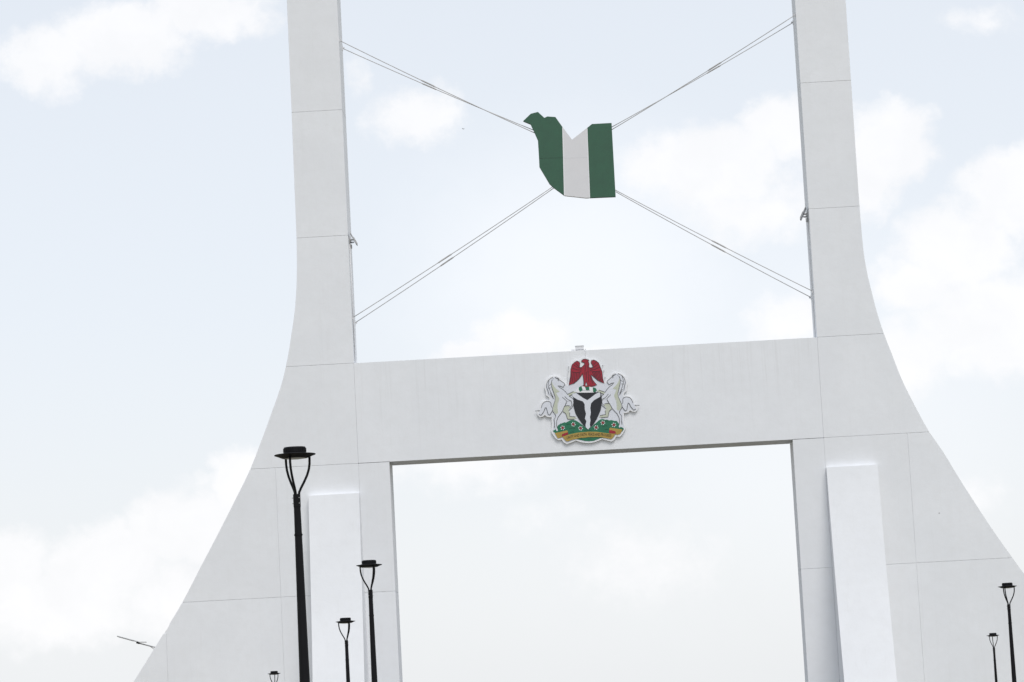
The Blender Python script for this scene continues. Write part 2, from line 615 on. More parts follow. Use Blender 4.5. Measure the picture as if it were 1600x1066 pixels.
# ------------------------------------------------------------------ map-shaped flag board hung between the pylons
MB = {"green_left":[[-2.226, 29.042], [-1.865, 29.357], [-1.536, 29.423], [-1.256, 29.131], [-1.12, 29.188], [-0.753, 29.141], [-0.454, 28.658], [-0.543, 25.503], [-1.027,
25.91], [-1.189, 26.084], [-1.603, 26.89], [-1.6, 27.315], [-1.606, 28.115], [-1.748, 28.498], [-1.9, 28.883]], "white":[[-0.445, 28.647], [-0.055, 28.049], [0.646,
28.544], [0.591, 25.333], [0.439, 25.332], [-0.534, 25.498]], "green_right":[[0.656, 28.548], [0.887, 28.72], [1.783, 28.717], [1.776, 25.315], [0.605, 25.332]],
"seams":[[[-0.446, 28.638], [-0.538, 25.503]], [[0.651, 28.533], [0.596, 25.338]]], "hseams":[[[-1.602, 27.275], [-0.492, 27.24]], [[-0.474, 27.209], [0.626, 27.195]]]}
board = empty('flag_board', (0, 1.0, MB['white'][4][1]), 'board shaped like a map in green, white and green bands, hung on cables', 'board')
bz = board.location.z


def bpoly(poly):
    return [(x, z - bz) for x, z in poly]


def board_panel(name, poly, mat, lab):
    bm = prism_bm(bpoly(poly), -0.10, 0.10)
    o = link(name, bm, [mat, EDGE_G if mat is BOARD_G else mat], board)
    for f in o.data.polygons:
        if abs(f.normal.y) < 0.5:
            f.material_index = 1
    o['label'] = lab
    return o


pl = board_panel('green_panel', MB['green_left'], BOARD_G, 'green panel with the ragged, beak-like top')
pw = board_panel('white_panel', MB['white'], BOARD_W, 'white middle panel with a notched top')
pr = board_panel('green_panel', MB['green_right'], BOARD_G, 'green panel with the straight outer edge')


def bar_bm(a, b, wd, y0, y1):
    a, b = Vector(a), Vector(b)
    d = (b - a).normalized()
    n = Vector((-d.y, d.x)) * wd * 0.5
    return prism_bm([tuple(a - n), tuple(b - n), tuple(b + n), tuple(a + n)], y0, y1)


for s in MB['seams']:
    a, b = bpoly(s)
    link('trim_strip', bar_bm(a, b, 0.042, -0.112, -0.09), WHITE, board)
for s, par, mt in zip(MB['hseams'], (pl, pw), (EDGE_G, PALE)):
    a, b = bpoly(s)
    link('seam', bar_bm(a, b, 0.014, -0.103, -0.099), mt, par)

# ------------------------------------------------------------------ cables that hold the board
CAB = {'tl': ((-10.38, 0.12, 33.104), (-10.38, 1.93, 33.14), (-1.72, 0.95, 28.46), (-1.74, 1.05, 28.60)),
       'tr': ((10.38, 0.12, 33.06), (10.38, 1.93, 33.12), (1.76, 0.95, 28.405), (1.77, 1.05, 28.55)),
       'bl': ((-10.38, 0.12, 20.33), (-10.38, 1.93, 20.36), (-1.04, 0.95, 25.945), (-0.96, 1.05, 25.925)),
       'br': ((10.38, 0.12, 20.35), (10.38, 1.93, 20.345), (1.78, 0.95, 25.625), (1.785, 1.05, 25.57))}
NAMES = {'tl': ('upper', 'left'), 'tr': ('upper', 'right'), 'bl': ('lower', 'left'), 'br': ('lower', 'right')}
FR = {'tl': 0.455, 'tr': 0.44, 'bl': 0.46, 'br': 0.475}
for key, (fa, ra, fb, rb) in CAB.items():
    for which, a, b in (('front', fa, fb), ('rear', ra, rb)):
        A, B = Vector(a), Vector(b)
        lv, sd = NAMES[key]
        c = empty('steel_cable', tuple(A), 'thin steel cable, %s one of the %s pair tied to the %s pylon' % (which, lv, sd), 'cable', 'cables holding the flag board')
        D = B - A
        n = 16
        sag = 0.05
        pts = [D * (k / n) - Vector((0, 0, sag * 4 * (k / n) * (1 - k / n))) for k in range(n + 1)]
        link('wire', tube_bm(pts, 0.0175, 8), WIRE, c, smooth=True)
        u_ = D.normalized()
        L = D.length
        sagv = lambda t: Vector((0, 0, -sag * 4 * t * (1 - t)))
        t0 = FR[key]
        mid_ = D * t0 + sagv(t0)
        side = u_.cross(Vector((0, 1, 0))).normalized()
        bm = bmesh.new()
        for s in (-1, 1):
            tube(bm, [mid_ - u_ * 0.30 + side * 0.024 * s, mid_ + u_ * 0.30 + side * 0.024 * s], 0.009, 6)
        tube(bm, [mid_ - u_ * 0.36, mid_ - u_ * 0.28], 0.030, 8)
        tube(bm, [mid_ + u_ * 0.28, mid_ + u_ * 0.36], 0.030, 8)
        link('turnbuckle', bm, WIRE, c)
        sx = -1 if A.x < 0 else 1
        bm = box_bm((-sx * 0.008, 0, 0), (0.02, 0.13, 0.22))
        box(bm, (-sx * 0.05, 0, 0), (0.09, 0.03, 0.08))
        link('anchor_plate', bm, PALE, c)

# ------------------------------------------------------------------ coat of arms on the crossbeam
EM = {"plate_left":[[0.042, 1.937], [-0.115, 1.907], [-0.197, 1.814], [-0.22, 1.757], [-0.33, 1.87], [-0.471, 1.849], [-0.6, 1.715], [-0.696, 1.54], [-0.745, 1.358], [-0.781,
1.141], [-0.794, 0.898], [-0.826, 0.754], [-0.924, 0.821], [-0.945, 0.857], [-1.148, 1.109], [-1.28, 1.209], [-1.417, 1.205], [-1.579, 1.156], [-1.746, 1.028], [-1.835,
0.849], [-1.86, 0.69], [-1.808, 0.503], [-1.806, 0.343], [-1.717, 0.287], [-1.674, 0.243], [-1.661, 0.151], [-1.726, 0.12], [-1.738, 0.125], [-1.9, 0.106], [-2.023,
0.016], [-2.093, -0.088], [-2.146, -0.28], [-2.24, -0.425], [-2.234, -0.523], [-2.132, -0.621], [-2.002, -0.6], [-1.902, -0.531], [-1.81, -0.622], [-1.683, -0.646],
[-1.607, -0.644], [-1.62, -0.762], [-1.612, -0.935], [-1.632, -1.106], [-1.668, -1.255], [-1.636, -1.364], [-1.498, -1.587], [-1.375, -1.691], [-1.213, -1.668], [-1.124,
-1.812], [-0.999, -1.884], [-0.869, -1.848], [-0.585, -1.756], [-0.312, -1.851], [-0.121, -1.889]], "horse":[[-1.471, 1.036], [-1.353, 1.121], [-1.243, 1.046], [-1.154,
0.995], [-1.067, 0.921], [-0.979, 0.859], [-0.937, 0.788], [-0.986, 0.733], [-1.012, 0.677], [-1.079, 0.692], [-1.134, 0.73], [-1.259, 0.748], [-1.172, 0.663], [-1.04,
0.575], [-0.911, 0.442], [-0.837, 0.334], [-0.784, 0.263], [-0.652, 0.164], [-0.571, 0.064], [-0.602, -0.107], [-0.685, -0.264], [-0.765, -0.339], [-0.821, -0.386],
[-0.839, -0.335], [-0.783, -0.291], [-0.714, -0.208], [-0.667, -0.125], [-0.682, -0.016], [-0.765, 0.049], [-0.894, 0.039], [-0.965, -0.086], [-1.014, -0.192], [-1.068,
-0.322], [-1.111, -0.402], [-1.227, -0.546], [-1.318, -0.649], [-1.392, -0.818], [-1.413, -1.01], [-1.378, -1.163], [-1.357, -1.25], [-1.396, -1.287], [-1.433, -1.257],
[-1.462, -1.137], [-1.485, -0.963], [-1.506, -0.747], [-1.449, -0.685], [-1.411, -0.59], [-1.44, -0.53], [-1.53, -0.404], [-1.557, -0.312], [-1.53, -0.206], [-1.455,
-0.016], [-1.42, 0.155], [-1.421, 0.069], [-1.4, 0.251], [-1.457, 0.461], [-1.515, 0.648], [-1.538, 0.856]], "hind_leg":[[-1.013, -0.181], [-0.777, -0.183], [-0.749,
-0.26], [-0.842, -0.374], [-0.794, -0.484], [-0.803, -0.652], [-0.548, -0.688], [-0.498, -0.759], [-0.596, -0.786], [-0.902, -0.774], [-0.937, -0.627], [-0.967, -0.518],
[-1.028, -0.454], [-1.081, -0.429], [-1.068, -0.322]], "fore_leg":[[-0.836, 0.346], [-0.568, 0.457], [-0.473, 0.429], [-0.499, 0.38], [-0.596, 0.351], [-0.779, 0.256]],
"shading":[[-1.522, 0.946], [-1.441, 0.758], [-1.356, 0.639], [-1.182, 0.48], [-1.345, 0.432], [-1.284, 0.291], [-1.222, 0.172], [-1.277, -0.008], [-1.322, -0.212],
[-1.276, 0.125], [-1.319, -0.067], [-1.32, -0.282], [-1.307, -0.456], [-1.375, -0.521], [-1.438, -0.492], [-1.514, -0.38], [-1.529, -0.271], [-1.445, -0.027], [-1.408,
0.176], [-1.405, 0.079], [-1.384, 0.25], [-1.441, 0.46], [-1.504, 0.647], [-1.525, 0.855]], "mane":[[-1.447, 1.057], [-1.352, 1.144], [-1.466, 1.145], [-1.631, 1.044],
[-1.729, 0.912], [-1.762, 0.73], [-1.703, 0.543], [-1.688, 0.405], [-1.557, 0.306], [-1.489, 0.21], [-1.464, 0.324], [-1.517, 0.533], [-1.553, 0.719], [-1.547, 0.902],
[-1.5, 1.014]], "tail":[[-1.556, -0.295], [-1.584, -0.214], [-1.607, -0.115], [-1.605, -0.008], [-1.666, 0.056], [-1.772, 0.084], [-1.903, 0.048], [-1.989, -0.04],
[-2.043, -0.156], [-2.115, -0.303], [-2.157, -0.484], [-2.063, -0.526], [-1.947, -0.377], [-1.874, -0.208], [-1.83, -0.194], [-1.794, -0.321], [-1.76, -0.495], [-1.698,
-0.538], [-1.628, -0.438], [-1.559, -0.345]], "lines":[[[-1.353, 1.121], [-1.243, 1.046], [-1.154, 0.995], [-1.067, 0.921], [-0.979, 0.859], [-0.937, 0.788], [-0.986,
0.733], [-1.012, 0.677], [-1.079, 0.692], [-1.134, 0.73], [-1.259, 0.748], [-1.172, 0.663], [-1.04, 0.575], [-0.911, 0.442], [-0.837, 0.334]], [[-1.082, 0.222], [-0.908,
0.063], [-0.913, -0.028], [-1.014, -0.206], [-1.014, -0.192], [-1.075, -0.318], [-1.111, -0.402], [-1.227, -0.546], [-1.318, -0.649], [-1.392, -0.818], [-1.413, -1.01],
[-1.378, -1.163]], [[-0.978, 0.251], [-0.838, 0.105], [-0.682, 0.028], [-0.682, -0.016], [-0.667, -0.125], [-0.714, -0.208], [-0.783, -0.291]], [[-0.784, 0.263], [-0.652,
0.164], [-0.571, 0.064], [-0.602, -0.107], [-0.685, -0.264], [-0.787, -0.351], [-0.831, -0.385]], [[-1.499, 1.037], [-1.55, 0.856], [-1.515, 0.648], [-1.457, 0.461],
[-1.4, 0.251], [-1.421, 0.069], [-1.455, -0.016], [-1.53, -0.206], [-1.557, -0.312], [-1.53, -0.404], [-1.411, -0.579], [-1.449, -0.685], [-1.506, -0.747], [-1.488,
-0.942], [-1.512, -1.134]], [[-1.447, 1.057], [-1.466, 1.145], [-1.631, 1.044], [-1.729, 0.912], [-1.762, 0.73], [-1.703, 0.543], [-1.677, 0.404]], [[-1.631, 1.044],
[-1.691, 0.772], [-1.612, 0.538], [-1.491, 0.256]], [[-1.538, 0.856], [-1.646, 0.77]], [[-1.582, 0.674], [-1.697, 0.658]], [[-1.617, 0.447], [-1.524, 0.27], [-1.472,
0.186]], [[-1.245, 1.0], [-1.19, 0.962]], [[-1.329, 1.142], [-1.287, 1.071], [-1.239, 1.114], [-1.186, 1.043]], [[-1.559, -0.345], [-1.654, -0.512], [-1.698, -0.538],
[-1.76, -0.495], [-1.794, -0.321], [-1.83, -0.194], [-1.874, -0.208], [-1.947, -0.377], [-2.063, -0.526], [-2.157, -0.484]], [[-1.584, -0.214], [-1.607, -0.115], [-1.605,
-0.008], [-1.666, 0.056], [-1.772, 0.084], [-1.903, 0.048], [-1.989, -0.04]], [[-2.331, -0.33], [-2.126, -0.313]], [[-1.982, -0.03], [-2.032, -0.156], [-2.056, -0.209]],
[[-1.013, -0.181], [-0.862, -0.161], [-0.777, -0.183]], [[-0.794, -0.484], [-0.803, -0.652], [-0.548, -0.688]], [[-1.081, -0.429], [-0.967, -0.518], [-0.902, -0.774],
[-0.596, -0.786]], [[-0.836, 0.346], [-0.568, 0.457]], [[-0.779, 0.256], [-0.499, 0.38]]], "eagle":[[-0.142, 1.765], [-0.139, 1.811], [-0.056, 1.876], [0.036, 1.882],
[0.148, 1.841], [0.196, 1.828], [0.156, 1.765], [0.192, 1.671], [0.176, 1.511], [0.26, 1.461], [0.329, 1.468], [0.36, 1.524], [0.285, 1.701], [0.302, 1.792], [0.406,
1.82], [0.517, 1.768], [0.626, 1.67], [0.684, 1.483], [0.752, 1.272], [0.768, 0.95], [0.814, 0.752], [0.691, 0.805], [0.537, 0.894], [0.385, 1.04], [0.266, 1.162],
[0.256, 1.105], [0.311, 0.929], [0.48, 0.69], [0.34, 0.641], [0.182, 0.661], [0.068, 0.679], [0.026, 0.865], [-0.05, 0.685], [-0.139, 0.644], [-0.226, 0.656], [-0.102,
0.706], [-0.09, 0.844], [-0.1, 1.074], [-0.125, 1.236], [-0.175, 1.158], [-0.262, 1.037], [-0.43, 0.885], [-0.548, 0.812], [-0.757, 0.754], [-0.665, 1.174], [-0.639,
1.448], [-0.57, 1.652], [-0.45, 1.76], [-0.333, 1.811], [-0.244, 1.771], [-0.215, 1.689], [-0.246, 1.53], [-0.156, 1.513], [-0.084, 1.574], [-0.012, 1.643], [-0.012,
1.712], [-0.086, 1.739]], "feathers":[[[-0.588, 1.331], [-0.694, 0.854]], [[-0.521, 1.304], [-0.615, 0.838]], [[-0.453, 1.289], [-0.523, 0.856]], [[-0.385, 1.285],
[-0.44, 0.909]], [[-0.316, 1.293], [-0.357, 0.973]], [[-0.247, 1.3], [-0.284, 1.05]], [[-0.61, 1.343], [-0.408, 1.286], [-0.166, 1.33]], [[-0.578, 1.514], [-0.356, 1.41],
[-0.151, 1.398]], [[-0.502, 1.648], [-0.349, 1.536], [-0.148, 1.455]], [[-0.407, 1.723], [-0.333, 1.615], [-0.256, 1.553]], [[0.308, 1.297], [0.408, 1.039]], [[0.376,
1.289], [0.483, 0.954]], [[0.444, 1.278], [0.549, 0.905]], [[0.512, 1.274], [0.626, 0.854]], [[0.581, 1.277], [0.692, 0.816]], [[0.638, 1.279], [0.749, 0.824]], [[0.22,
1.359], [0.444, 1.285], [0.708, 1.309]], [[0.201, 1.429], [0.428, 1.394], [0.66, 1.473]], [[0.227, 1.474], [0.411, 1.498], [0.6, 1.626]], [[0.334, 1.549], [0.418, 1.636],
[0.515, 1.722]], [[0.023, 1.607], [-0.02, 1.171]], [[0.134, 1.601], [0.127, 0.871]], [[0.055, 1.313], [0.024, 0.925]], [[0.192, 1.159], [0.315, 0.763]], [[-0.03, 1.847],
[-0.012, 1.841]]], "wreath_green":[[[-0.326, 0.619], [-0.212, 0.681], [-0.159, 0.498], [-0.284, 0.427], [-0.332, 0.508]], [[-0.05, 0.633], [0.143, 0.627], [0.139, 0.476],
[-0.006, 0.475]], [[0.295, 0.589], [0.424, 0.553], [0.472, 0.463], [0.389, 0.36], [0.303, 0.385]]], "wreath_white":[[[-0.477, 0.428], [-0.423, 0.522], [-0.326, 0.619],
[-0.332, 0.508], [-0.284, 0.427], [-0.373, 0.388]], [[-0.202, 0.68], [-0.05, 0.633], [-0.006, 0.475], [-0.096, 0.494], [-0.159, 0.498]], [[0.143, 0.627], [0.295, 0.589],
[0.303, 0.385], [0.209, 0.429], [0.139, 0.476]], [[-0.373, 0.388], [-0.113, 0.466], [0.209, 0.429], [0.35, 0.353]]], "torse":[[-0.221, 0.686], [-0.1, 0.699], [0.165,
0.674], [0.318, 0.656], [0.282, 0.609], [-0.2, 0.636]], "shield":[[-0.591, 0.376], [0.003, 0.362], [0.63, 0.357], [0.677, 0.16], [0.658, -0.179], [0.584, -0.466], [0.421,
-0.797], [0.236, -1.077], [-0.017, -1.296], [-0.222, -1.076], [-0.4, -0.8], [-0.531, -0.55], [-0.608, -0.206], [-0.598, 0.158]], "pall":[[-0.626, 0.363], [-0.456, 0.373],
[-0.155, 0.133], [0.022, 0.026], [0.132, 0.093], [0.384, 0.273], [0.582, 0.359], [0.625, 0.269], [0.604, 0.149], [0.321, 0.009], [0.178, -0.128], [0.137, -0.344], [0.15,
-0.539], [0.101, -0.731], [0.117, -0.877], [0.073, -1.068], [0.091, -1.176], [-0.017, -1.291], [-0.112, -1.179], [-0.115, -1.058], [-0.068, -0.915], [-0.129, -0.791],
[-0.069, -0.576], [-0.111, -0.379], [-0.107, -0.137], [-0.187, -0.011], [-0.4, 0.074], [-0.563, 0.18], [-0.631, 0.257]], "mound":[[-1.593, -1.267], [-1.434, -1.179],
[-1.354, -1.038], [-1.279, -0.984], [-1.228, -0.948], [-1.156, -0.942], [-1.057, -0.899], [-0.986, -0.922], [-0.911, -0.883], [-0.787, -0.827], [-0.666, -0.814], [-0.547,
-0.85], [-0.454, -0.903], [-0.223, -1.1], [-0.017, -1.296], [0.209, -1.124], [0.462, -0.92], [0.562, -0.863], [0.659, -0.849], [0.777, -0.894], [0.85, -0.884], [0.944,
-0.933], [1.041, -0.919], [1.183, -0.965], [1.279, -0.966], [1.369, -1.092], [1.433, -1.241], [1.526, -1.285], [1.581, -1.346], [1.517, -1.449], [1.197, -1.567], [0.996,
-1.711], [0.515, -1.698], [0.22, -1.803], [0.026, -1.812], [-0.165, -1.792], [-0.545, -1.688], [-0.973, -1.568], [-1.4, -1.447]], "flowers":[[-1.143, -1.146], [-0.658,
-1.018], [-0.345, -1.21], [0.349, -1.215], [0.659, -1.019], [1.144, -1.142]], "tufts":[[[-0.857, -1.211], [-0.71, -1.18], [-0.591, -1.206]], [[-0.966, -1.011], [-0.845,
-0.998], [-0.773, -1.012]], [[-0.841, -1.367], [-0.647, -1.353]], [[0.725, -0.959], [0.919, -0.946]], [[0.615, -1.195], [0.786, -1.166], [0.882, -1.176]], [[0.728,
-1.337], [0.897, -1.327]], [[-0.211, -1.319], [-0.044, -1.353], [0.15, -1.33]], [[-0.065, -1.715], [0.128, -1.721]], [[-0.512, -1.084], [-0.414, -1.066]]],
"ribbon":[[-1.178, -1.54], [-0.912, -1.469], [-0.631, -1.42], [-0.286, -1.385], [-0.274, -1.395], [0.005, -1.385], [0.367, -1.409], [0.664, -1.469], [0.918, -1.515],
[1.195, -1.541], [1.171, -1.583], [1.078, -1.707], [0.989, -1.766], [0.778, -1.722], [0.567, -1.661], [0.312, -1.639], [-0.009, -1.625], [-0.288, -1.648], [-0.3, -1.632],
[-0.559, -1.671], [-0.776, -1.713], [-0.95, -1.768], [-1.03, -1.746], [-1.114, -1.63]], "ribbon_end":[[[-1.507, -1.361], [-1.269, -1.331], [-0.966, -1.272], [-0.914,
-1.307], [-0.934, -1.36], [-1.167, -1.423], [-1.202, -1.474], [-1.174, -1.551], [-1.24, -1.58], [-1.391, -1.604]], [[0.931, -1.279], [0.976, -1.254], [1.229, -1.317],
[1.509, -1.365], [1.478, -1.449], [1.408, -1.553], [1.26, -1.599], [1.195, -1.546], [1.209, -1.478], [1.159, -1.421], [0.931, -1.355]]], "ribbon_fold":[[[-1.201, -1.464],
[-1.146, -1.424], [-0.928, -1.36], [-0.906, -1.426], [-0.977, -1.47], [-1.184, -1.54]], [[0.927, -1.354], [1.18, -1.422], [1.209, -1.478], [1.195, -1.541], [1.003,
-1.52], [0.905, -1.476]]], "text_base":[[-0.988, -1.669], [-0.588, -1.589], [-0.152, -1.56], [0.232, -1.576], [0.616, -1.617], [0.997, -1.691]], "text_top":[[-0.982,
-1.553], [-0.581, -1.468], [-0.145, -1.425], [0.24, -1.446], [0.623, -1.487], [1.005, -1.561]]}
EX, EZ = -0.045, 15.986
STUDS = [(0.8, 1.56), (0.83, 1.32), (0.87, 1.01), (-0.73, 1.58), (-0.74, 1.36)]
arms = empty('coat_of_arms', (EX, 0.045, EZ), 'painted coat of arms with red eagle, black shield and two white horses, on the crossbeam', 'emblem')
YB = -0.132


def flip(poly):
    return [(-x, z) for x, z in poly]


half = [(0.0, 1.945), (-0.17, 1.905), (-0.235, 1.83), (-0.26, 1.79)] + EM['plate_left'][4:]
plate_poly = half + [(-x, z) for x, z in half[::-1]]
plate = link('backing_plate', prism_bm(plate_poly, -0.14, -0.075), WHITE, arms, bevel=0.006)


def shrink(poly, d):
    area = sum(a[0] * c[1] - c[0] * a[1] for a, c in zip(poly, poly[1:] + poly[:1]))
    sg = 1 if area > 0 else -1
    out = []
    for k, q in enumerate(poly):
        a, c = Vector(poly[k - 1]), Vector(poly[(k + 1) % len(poly)])
        t = (c - a).normalized()
        out.append((q[0] - sg * t.y * d, q[1] + sg * t.x * d))
    return out


fh = half[9:]
link('field', prism_bm(shrink(fh + [(-x, z) for x, z in fh[::-1]], 0.055), -0.1425, YB), FIELD, plate)
for x, z in ((-1.2, 0.9), (1.2, 0.9), (-1.3, -0.9), (1.3, -0.9), (0, 1.6), (0, -1.2)):
    link('standoff', tube_bm([(x, -0.08, z), (x, -0.03, z)], 0.03, 10), STEEL, plate)


def strokes(lines, wd, y0, y1):
    bm = bmesh.new()
    for ln_ in lines:
        pts = [Vector(q) for q in ln_]
        left, right = [], []
        for i, q in enumerate(pts):
            t = (pts[min(i + 1, len(pts) - 1)] - pts[max(i - 1, 0)]).normalized()
            nn = Vector((-t.y, t.x)) * wd * 0.5
            left.append(q + nn)
            right.append(q - nn)
        va = [[bm.verts.new((q.x, yv, q.y)) for q in sidep] for yv in (y0, y1) for sidep in (left, right)]
        lf, rf, lb, rb_ = va
        for i in range(len(pts) - 1):
            bm.faces.new((lf[i], lf[i + 1], rf[i + 1], rf[i]))
            bm.faces.new((lb[i], rb_[i], rb_[i + 1], lb[i + 1]))
            bm.faces.new((lf[i], lb[i], lb[i + 1], lf[i + 1]))
            bm.faces.new((rf[i], rf[i + 1], rb_[i + 1], rb_[i]))
        bm.faces.new((lf[0], rf[0], rb_[0], lb[0]))
        bm.faces.new((lf[-1], lb[-1], rb_[-1], rf[-1]))
    return bm


mound = link('grass_mound', prism_bm(EM['mound'], -0.150, YB), GREEN, arms)
stuff(link('grass_tuft', strokes(EM['tufts'], 0.03, -0.1515, YB), DGREEN, mound))
for fx, fz in EM['flowers']:
    bm = bmesh.new()
    star = []
    for k in range(12):
        r = 0.082 if k % 2 == 0 else 0.036
        a = 2 * math.pi * k / 12 + 0.26
        star.append((fx + r * math.cos(a), fz + r * math.sin(a)))
    fo = link('flower', prism_bm(star, -0.1535, YB), RED, mound)
    bm = bmesh.new()
    for k in range(6):
        a = 2 * math.pi * (k + 0.5) / 6 + 0.26
        cx, cz = fx + 0.082 * math.cos(a), fz + 0.082 * math.sin(a)
        prism(bm, [(cx + 0.024 * math.cos(q), cz + 0.024 * math.sin(q)) for q in (2 * math.pi * j / 6 for j in range(6))], -0.1525, YB)
    stuff(link('petal_tips', bm, WHITE, fo))
for fn, lab in ((lambda q: q, 'rearing white horse facing right'), (flip, 'rearing white horse facing left')):
    h = link('horse', prism_bm(fn(EM['horse']), -0.156, YB), FIELD, arms)
    h['label'] = lab
    link('tail', prism_bm(fn(EM['tail']), -0.1545, YB), FIELD, h)
    link('mane', prism_bm(fn(EM['mane']), -0.1575, YB), FIELD, h)
    link('hind_leg', prism_bm(fn(EM['hind_leg']), -0.1530, YB), SAGE, h)
    link('fore_leg', prism_bm(fn(EM['fore_leg']), -0.1540, YB), SAGE, h)
    link('shading', prism_bm(fn(EM['shading']), -0.1590, YB), SAGE, h)
    stuff(link('outline', strokes([fn(l) for l in EM['lines']], 0.020, -0.1615, YB), LINE, h))
shield = link('shield', prism_bm(EM['shield'], -0.163, YB), INK, arms)
link('pall', prism_bm(EM['pall'], -0.168, YB), FIELD, shield)
wreath = link('wreath', prism_bm(EM['torse'], -0.158, YB), RED, arms)
for q in EM['wreath_green']:
    link('green_twist', prism_bm(q, -0.1655, YB), GREEN, wreath)
for q in EM['wreath_white']:
    link('white_twist', prism_bm(q, -0.1645, YB), WHITE, wreath)
eagle = link('eagle', prism_bm(EM['eagle'], -0.160, YB), RED, arms)
stuff(link('feathers', strokes(EM['feathers'] + [EM['eagle'] + EM['eagle'][:1]], 0.020, -0.1635, YB), INK, eagle))
ribbon = link('ribbon', prism_bm(EM['ribbon'], -0.170, YB), GOLD, arms)
for q in EM['ribbon_end']:
    link('ribbon_end', prism_bm(q, -0.162, YB), GOLD, ribbon)
for q in EM['ribbon_fold']:
    link('ribbon_fold', prism_bm(q, -0.1665, YB), RED, ribbon)
for x, z in STUDS:
    link('fixing_stud', tube_bm([(x, -0.16, z), (x, -0.03, z)], 0.016, 8), STEEL, arms)
# motto, letters bent along the ribbon
fc = bpy.data.curves.new('motto', 'FONT')
fc.body = 'UNITY AND FAITH, PEACE AND PROGRESS'
fc.size = 1.0
fc.offset = 0.012
fc.resolution_u = 2
tmp = bpy.data.objects.new('motto_tmp', fc)
COL.objects.link(tmp)
dg = bpy.context.evaluated_depsgraph_get()
me = bpy.data.meshes.new_from_object(tmp.evaluated_get(dg))
bpy.data.objects.remove(tmp)
xs_ = [v.co.x for v in me.vertices]
ys_ = [v.co.y for v in me.vertices]
x0, x1, y0, y1 = min(xs_), max(xs_), 0.0, max(ys_)
bp, tp = EM['text_base'], EM['text_top']


def along(tab, t):
    t = t * (len(tab) - 1)
    i = min(int(t), len(tab) - 2)
    f = t - i
    return Vector(tab[i]).lerp(Vector(tab[i + 1]), f)


for v in me.vertices:
    t = (v.co.x - x0) / (x1 - x0)
    q = along(bp, t).lerp(along(tp, t), (v.co.y - y0) / (y1 - y0))
    v.co = Vector((q.x, -0.1725, q.y))
me.materials.append(BROWN)
lt = bpy.data.objects.new('lettering', me)
COL.objects.link(lt)
lt.parent = ribbon

# ------------------------------------------------------------------ floodlights on the inner faces
def floodlight(sgn, label, rz):
    o = empty('floodlight', (sgn * 10.38, 0.62, 23.95), label, 'floodlight', 'floodlights on the pylons', rz if sgn < 0 else math.pi + rz)
    tilt = Matrix.Rotation(math.radians(-27), 3, 'Y')
    link('mounting_plate', box_bm((0.02, 0, -0.03), (0.05, 0.30, 0.22)), STEEL, o, bevel=0.006)
    for yy_ in (-0.12, 0.12):
        link('bracket_arm', tube_bm([(0.03, yy_, 0.03), (0.17, yy_, 0.02), (0.20, yy_, 0.02)], 0.017, 8), STEEL, o)
        link('bracket_arm', tube_bm([(0.03, yy_, -0.07), (0.12, yy_, -0.10), (0.22, yy_, -0.095)], 0.015, 8), BLACK, o)
    hs = link('housing', box_bm((0.215, 0, 0.045), (0.045, 0.46, 0.60), tilt), STEEL, o, bevel=0.01)
    link('lamp_glass', box_bm(Vector((0.215, 0, 0.045)) + tilt @ Vector((-0.026, 0, -0.02)), (0.01, 0.40, 0.50), tilt), FLOODG, hs)
    bm = bmesh.new()
    for k in range(7):
        box(bm, Vector((0.215, 0, 0.045)) + tilt @ Vector((0.035, -0.18 + 0.06 * k, -0.08)), (0.03, 0.012, 0.30), tilt)
    stuff(link('cooling_fins', bm, STEEL, hs))
    link('driver_box', box_bm((0.07, 0.10, -0.27), (0.08, 0.16, 0.16)), STEEL, o, bevel=0.008)
    link('conduit', tube_bm([(0.025, -0.10, -0.14), (0.025, -0.10, -5.60)], 0.025, 8), PALE, o, smooth=True)
    return o


floodlight(-1, 'small metal floodlight bracketed to the left pylon above the crossbeam', 0.0)
floodlight(1, 'small metal floodlight bracketed to the right pylon above the crossbeam', -0.12)

# ------------------------------------------------------------------ fitting on top of the crossbeam
u = empty('metal_box', (-0.24, 0.35, ZT), 'small pale metal box standing on top of the crossbeam', 'box')
bm = box_bm((0, 0, 0.15), (0.38, 0.30, 0.16))
link('casing', bm, PALE, u, bevel=0.012)
link('lid', box_bm((0, 0, 0.24), (0.40, 0.33, 0.025)), PALE, u, bevel=0.006)
for x in (-0.16, 0.16):
    for yv in (-0.11, 0.11):
        link('leg', box_bm((x, yv, 0.036), (0.035, 0.035, 0.07)), STEEL, u)
link('junction_box', box_bm((-0.30, 0, 0.055), (0.14, 0.12, 0.10)), PALE, u, bevel=0.008)
link('side_bracket', box_bm((0.26, -0.02, 0.05), (0.03, 0.06, 0.10)), STEEL, u)
link('power_cable', tube_bm([(0.20, -0.05, 0.05), (0.245, -0.25, 0.02), (0.245, -0.362, -0.02), (0.245, -0.363, -0.55)], 0.012, 8), PALE, u)

# ------------------------------------------------------------------ post-top lamps along the road
LAMPS = [(-3.78, -96.69, 5.22, 75, 'nearest and tallest black post-top lamp, rising before the left pylon'),
         (-4.64, -73.35, 5.08, -90, 'black post-top lamp just right of the nearest one, at the opening\'s left jamb'),
         (-6.80, -53.81, 4.71, -90, 'black post-top lamp standing between the two taller lamps on the left'),
         (-13.20, -12.52, 4.36, 0, 'leftmost black lamp, only its head showing at the bottom'),
         (11.38, -49.80, 4.85, 90, 'taller of the two black lamps at the far right'),
         (16.04, -9.38, 4.42, 0, 'shorter of the two black lamps at the far right')]
HL = 5.62


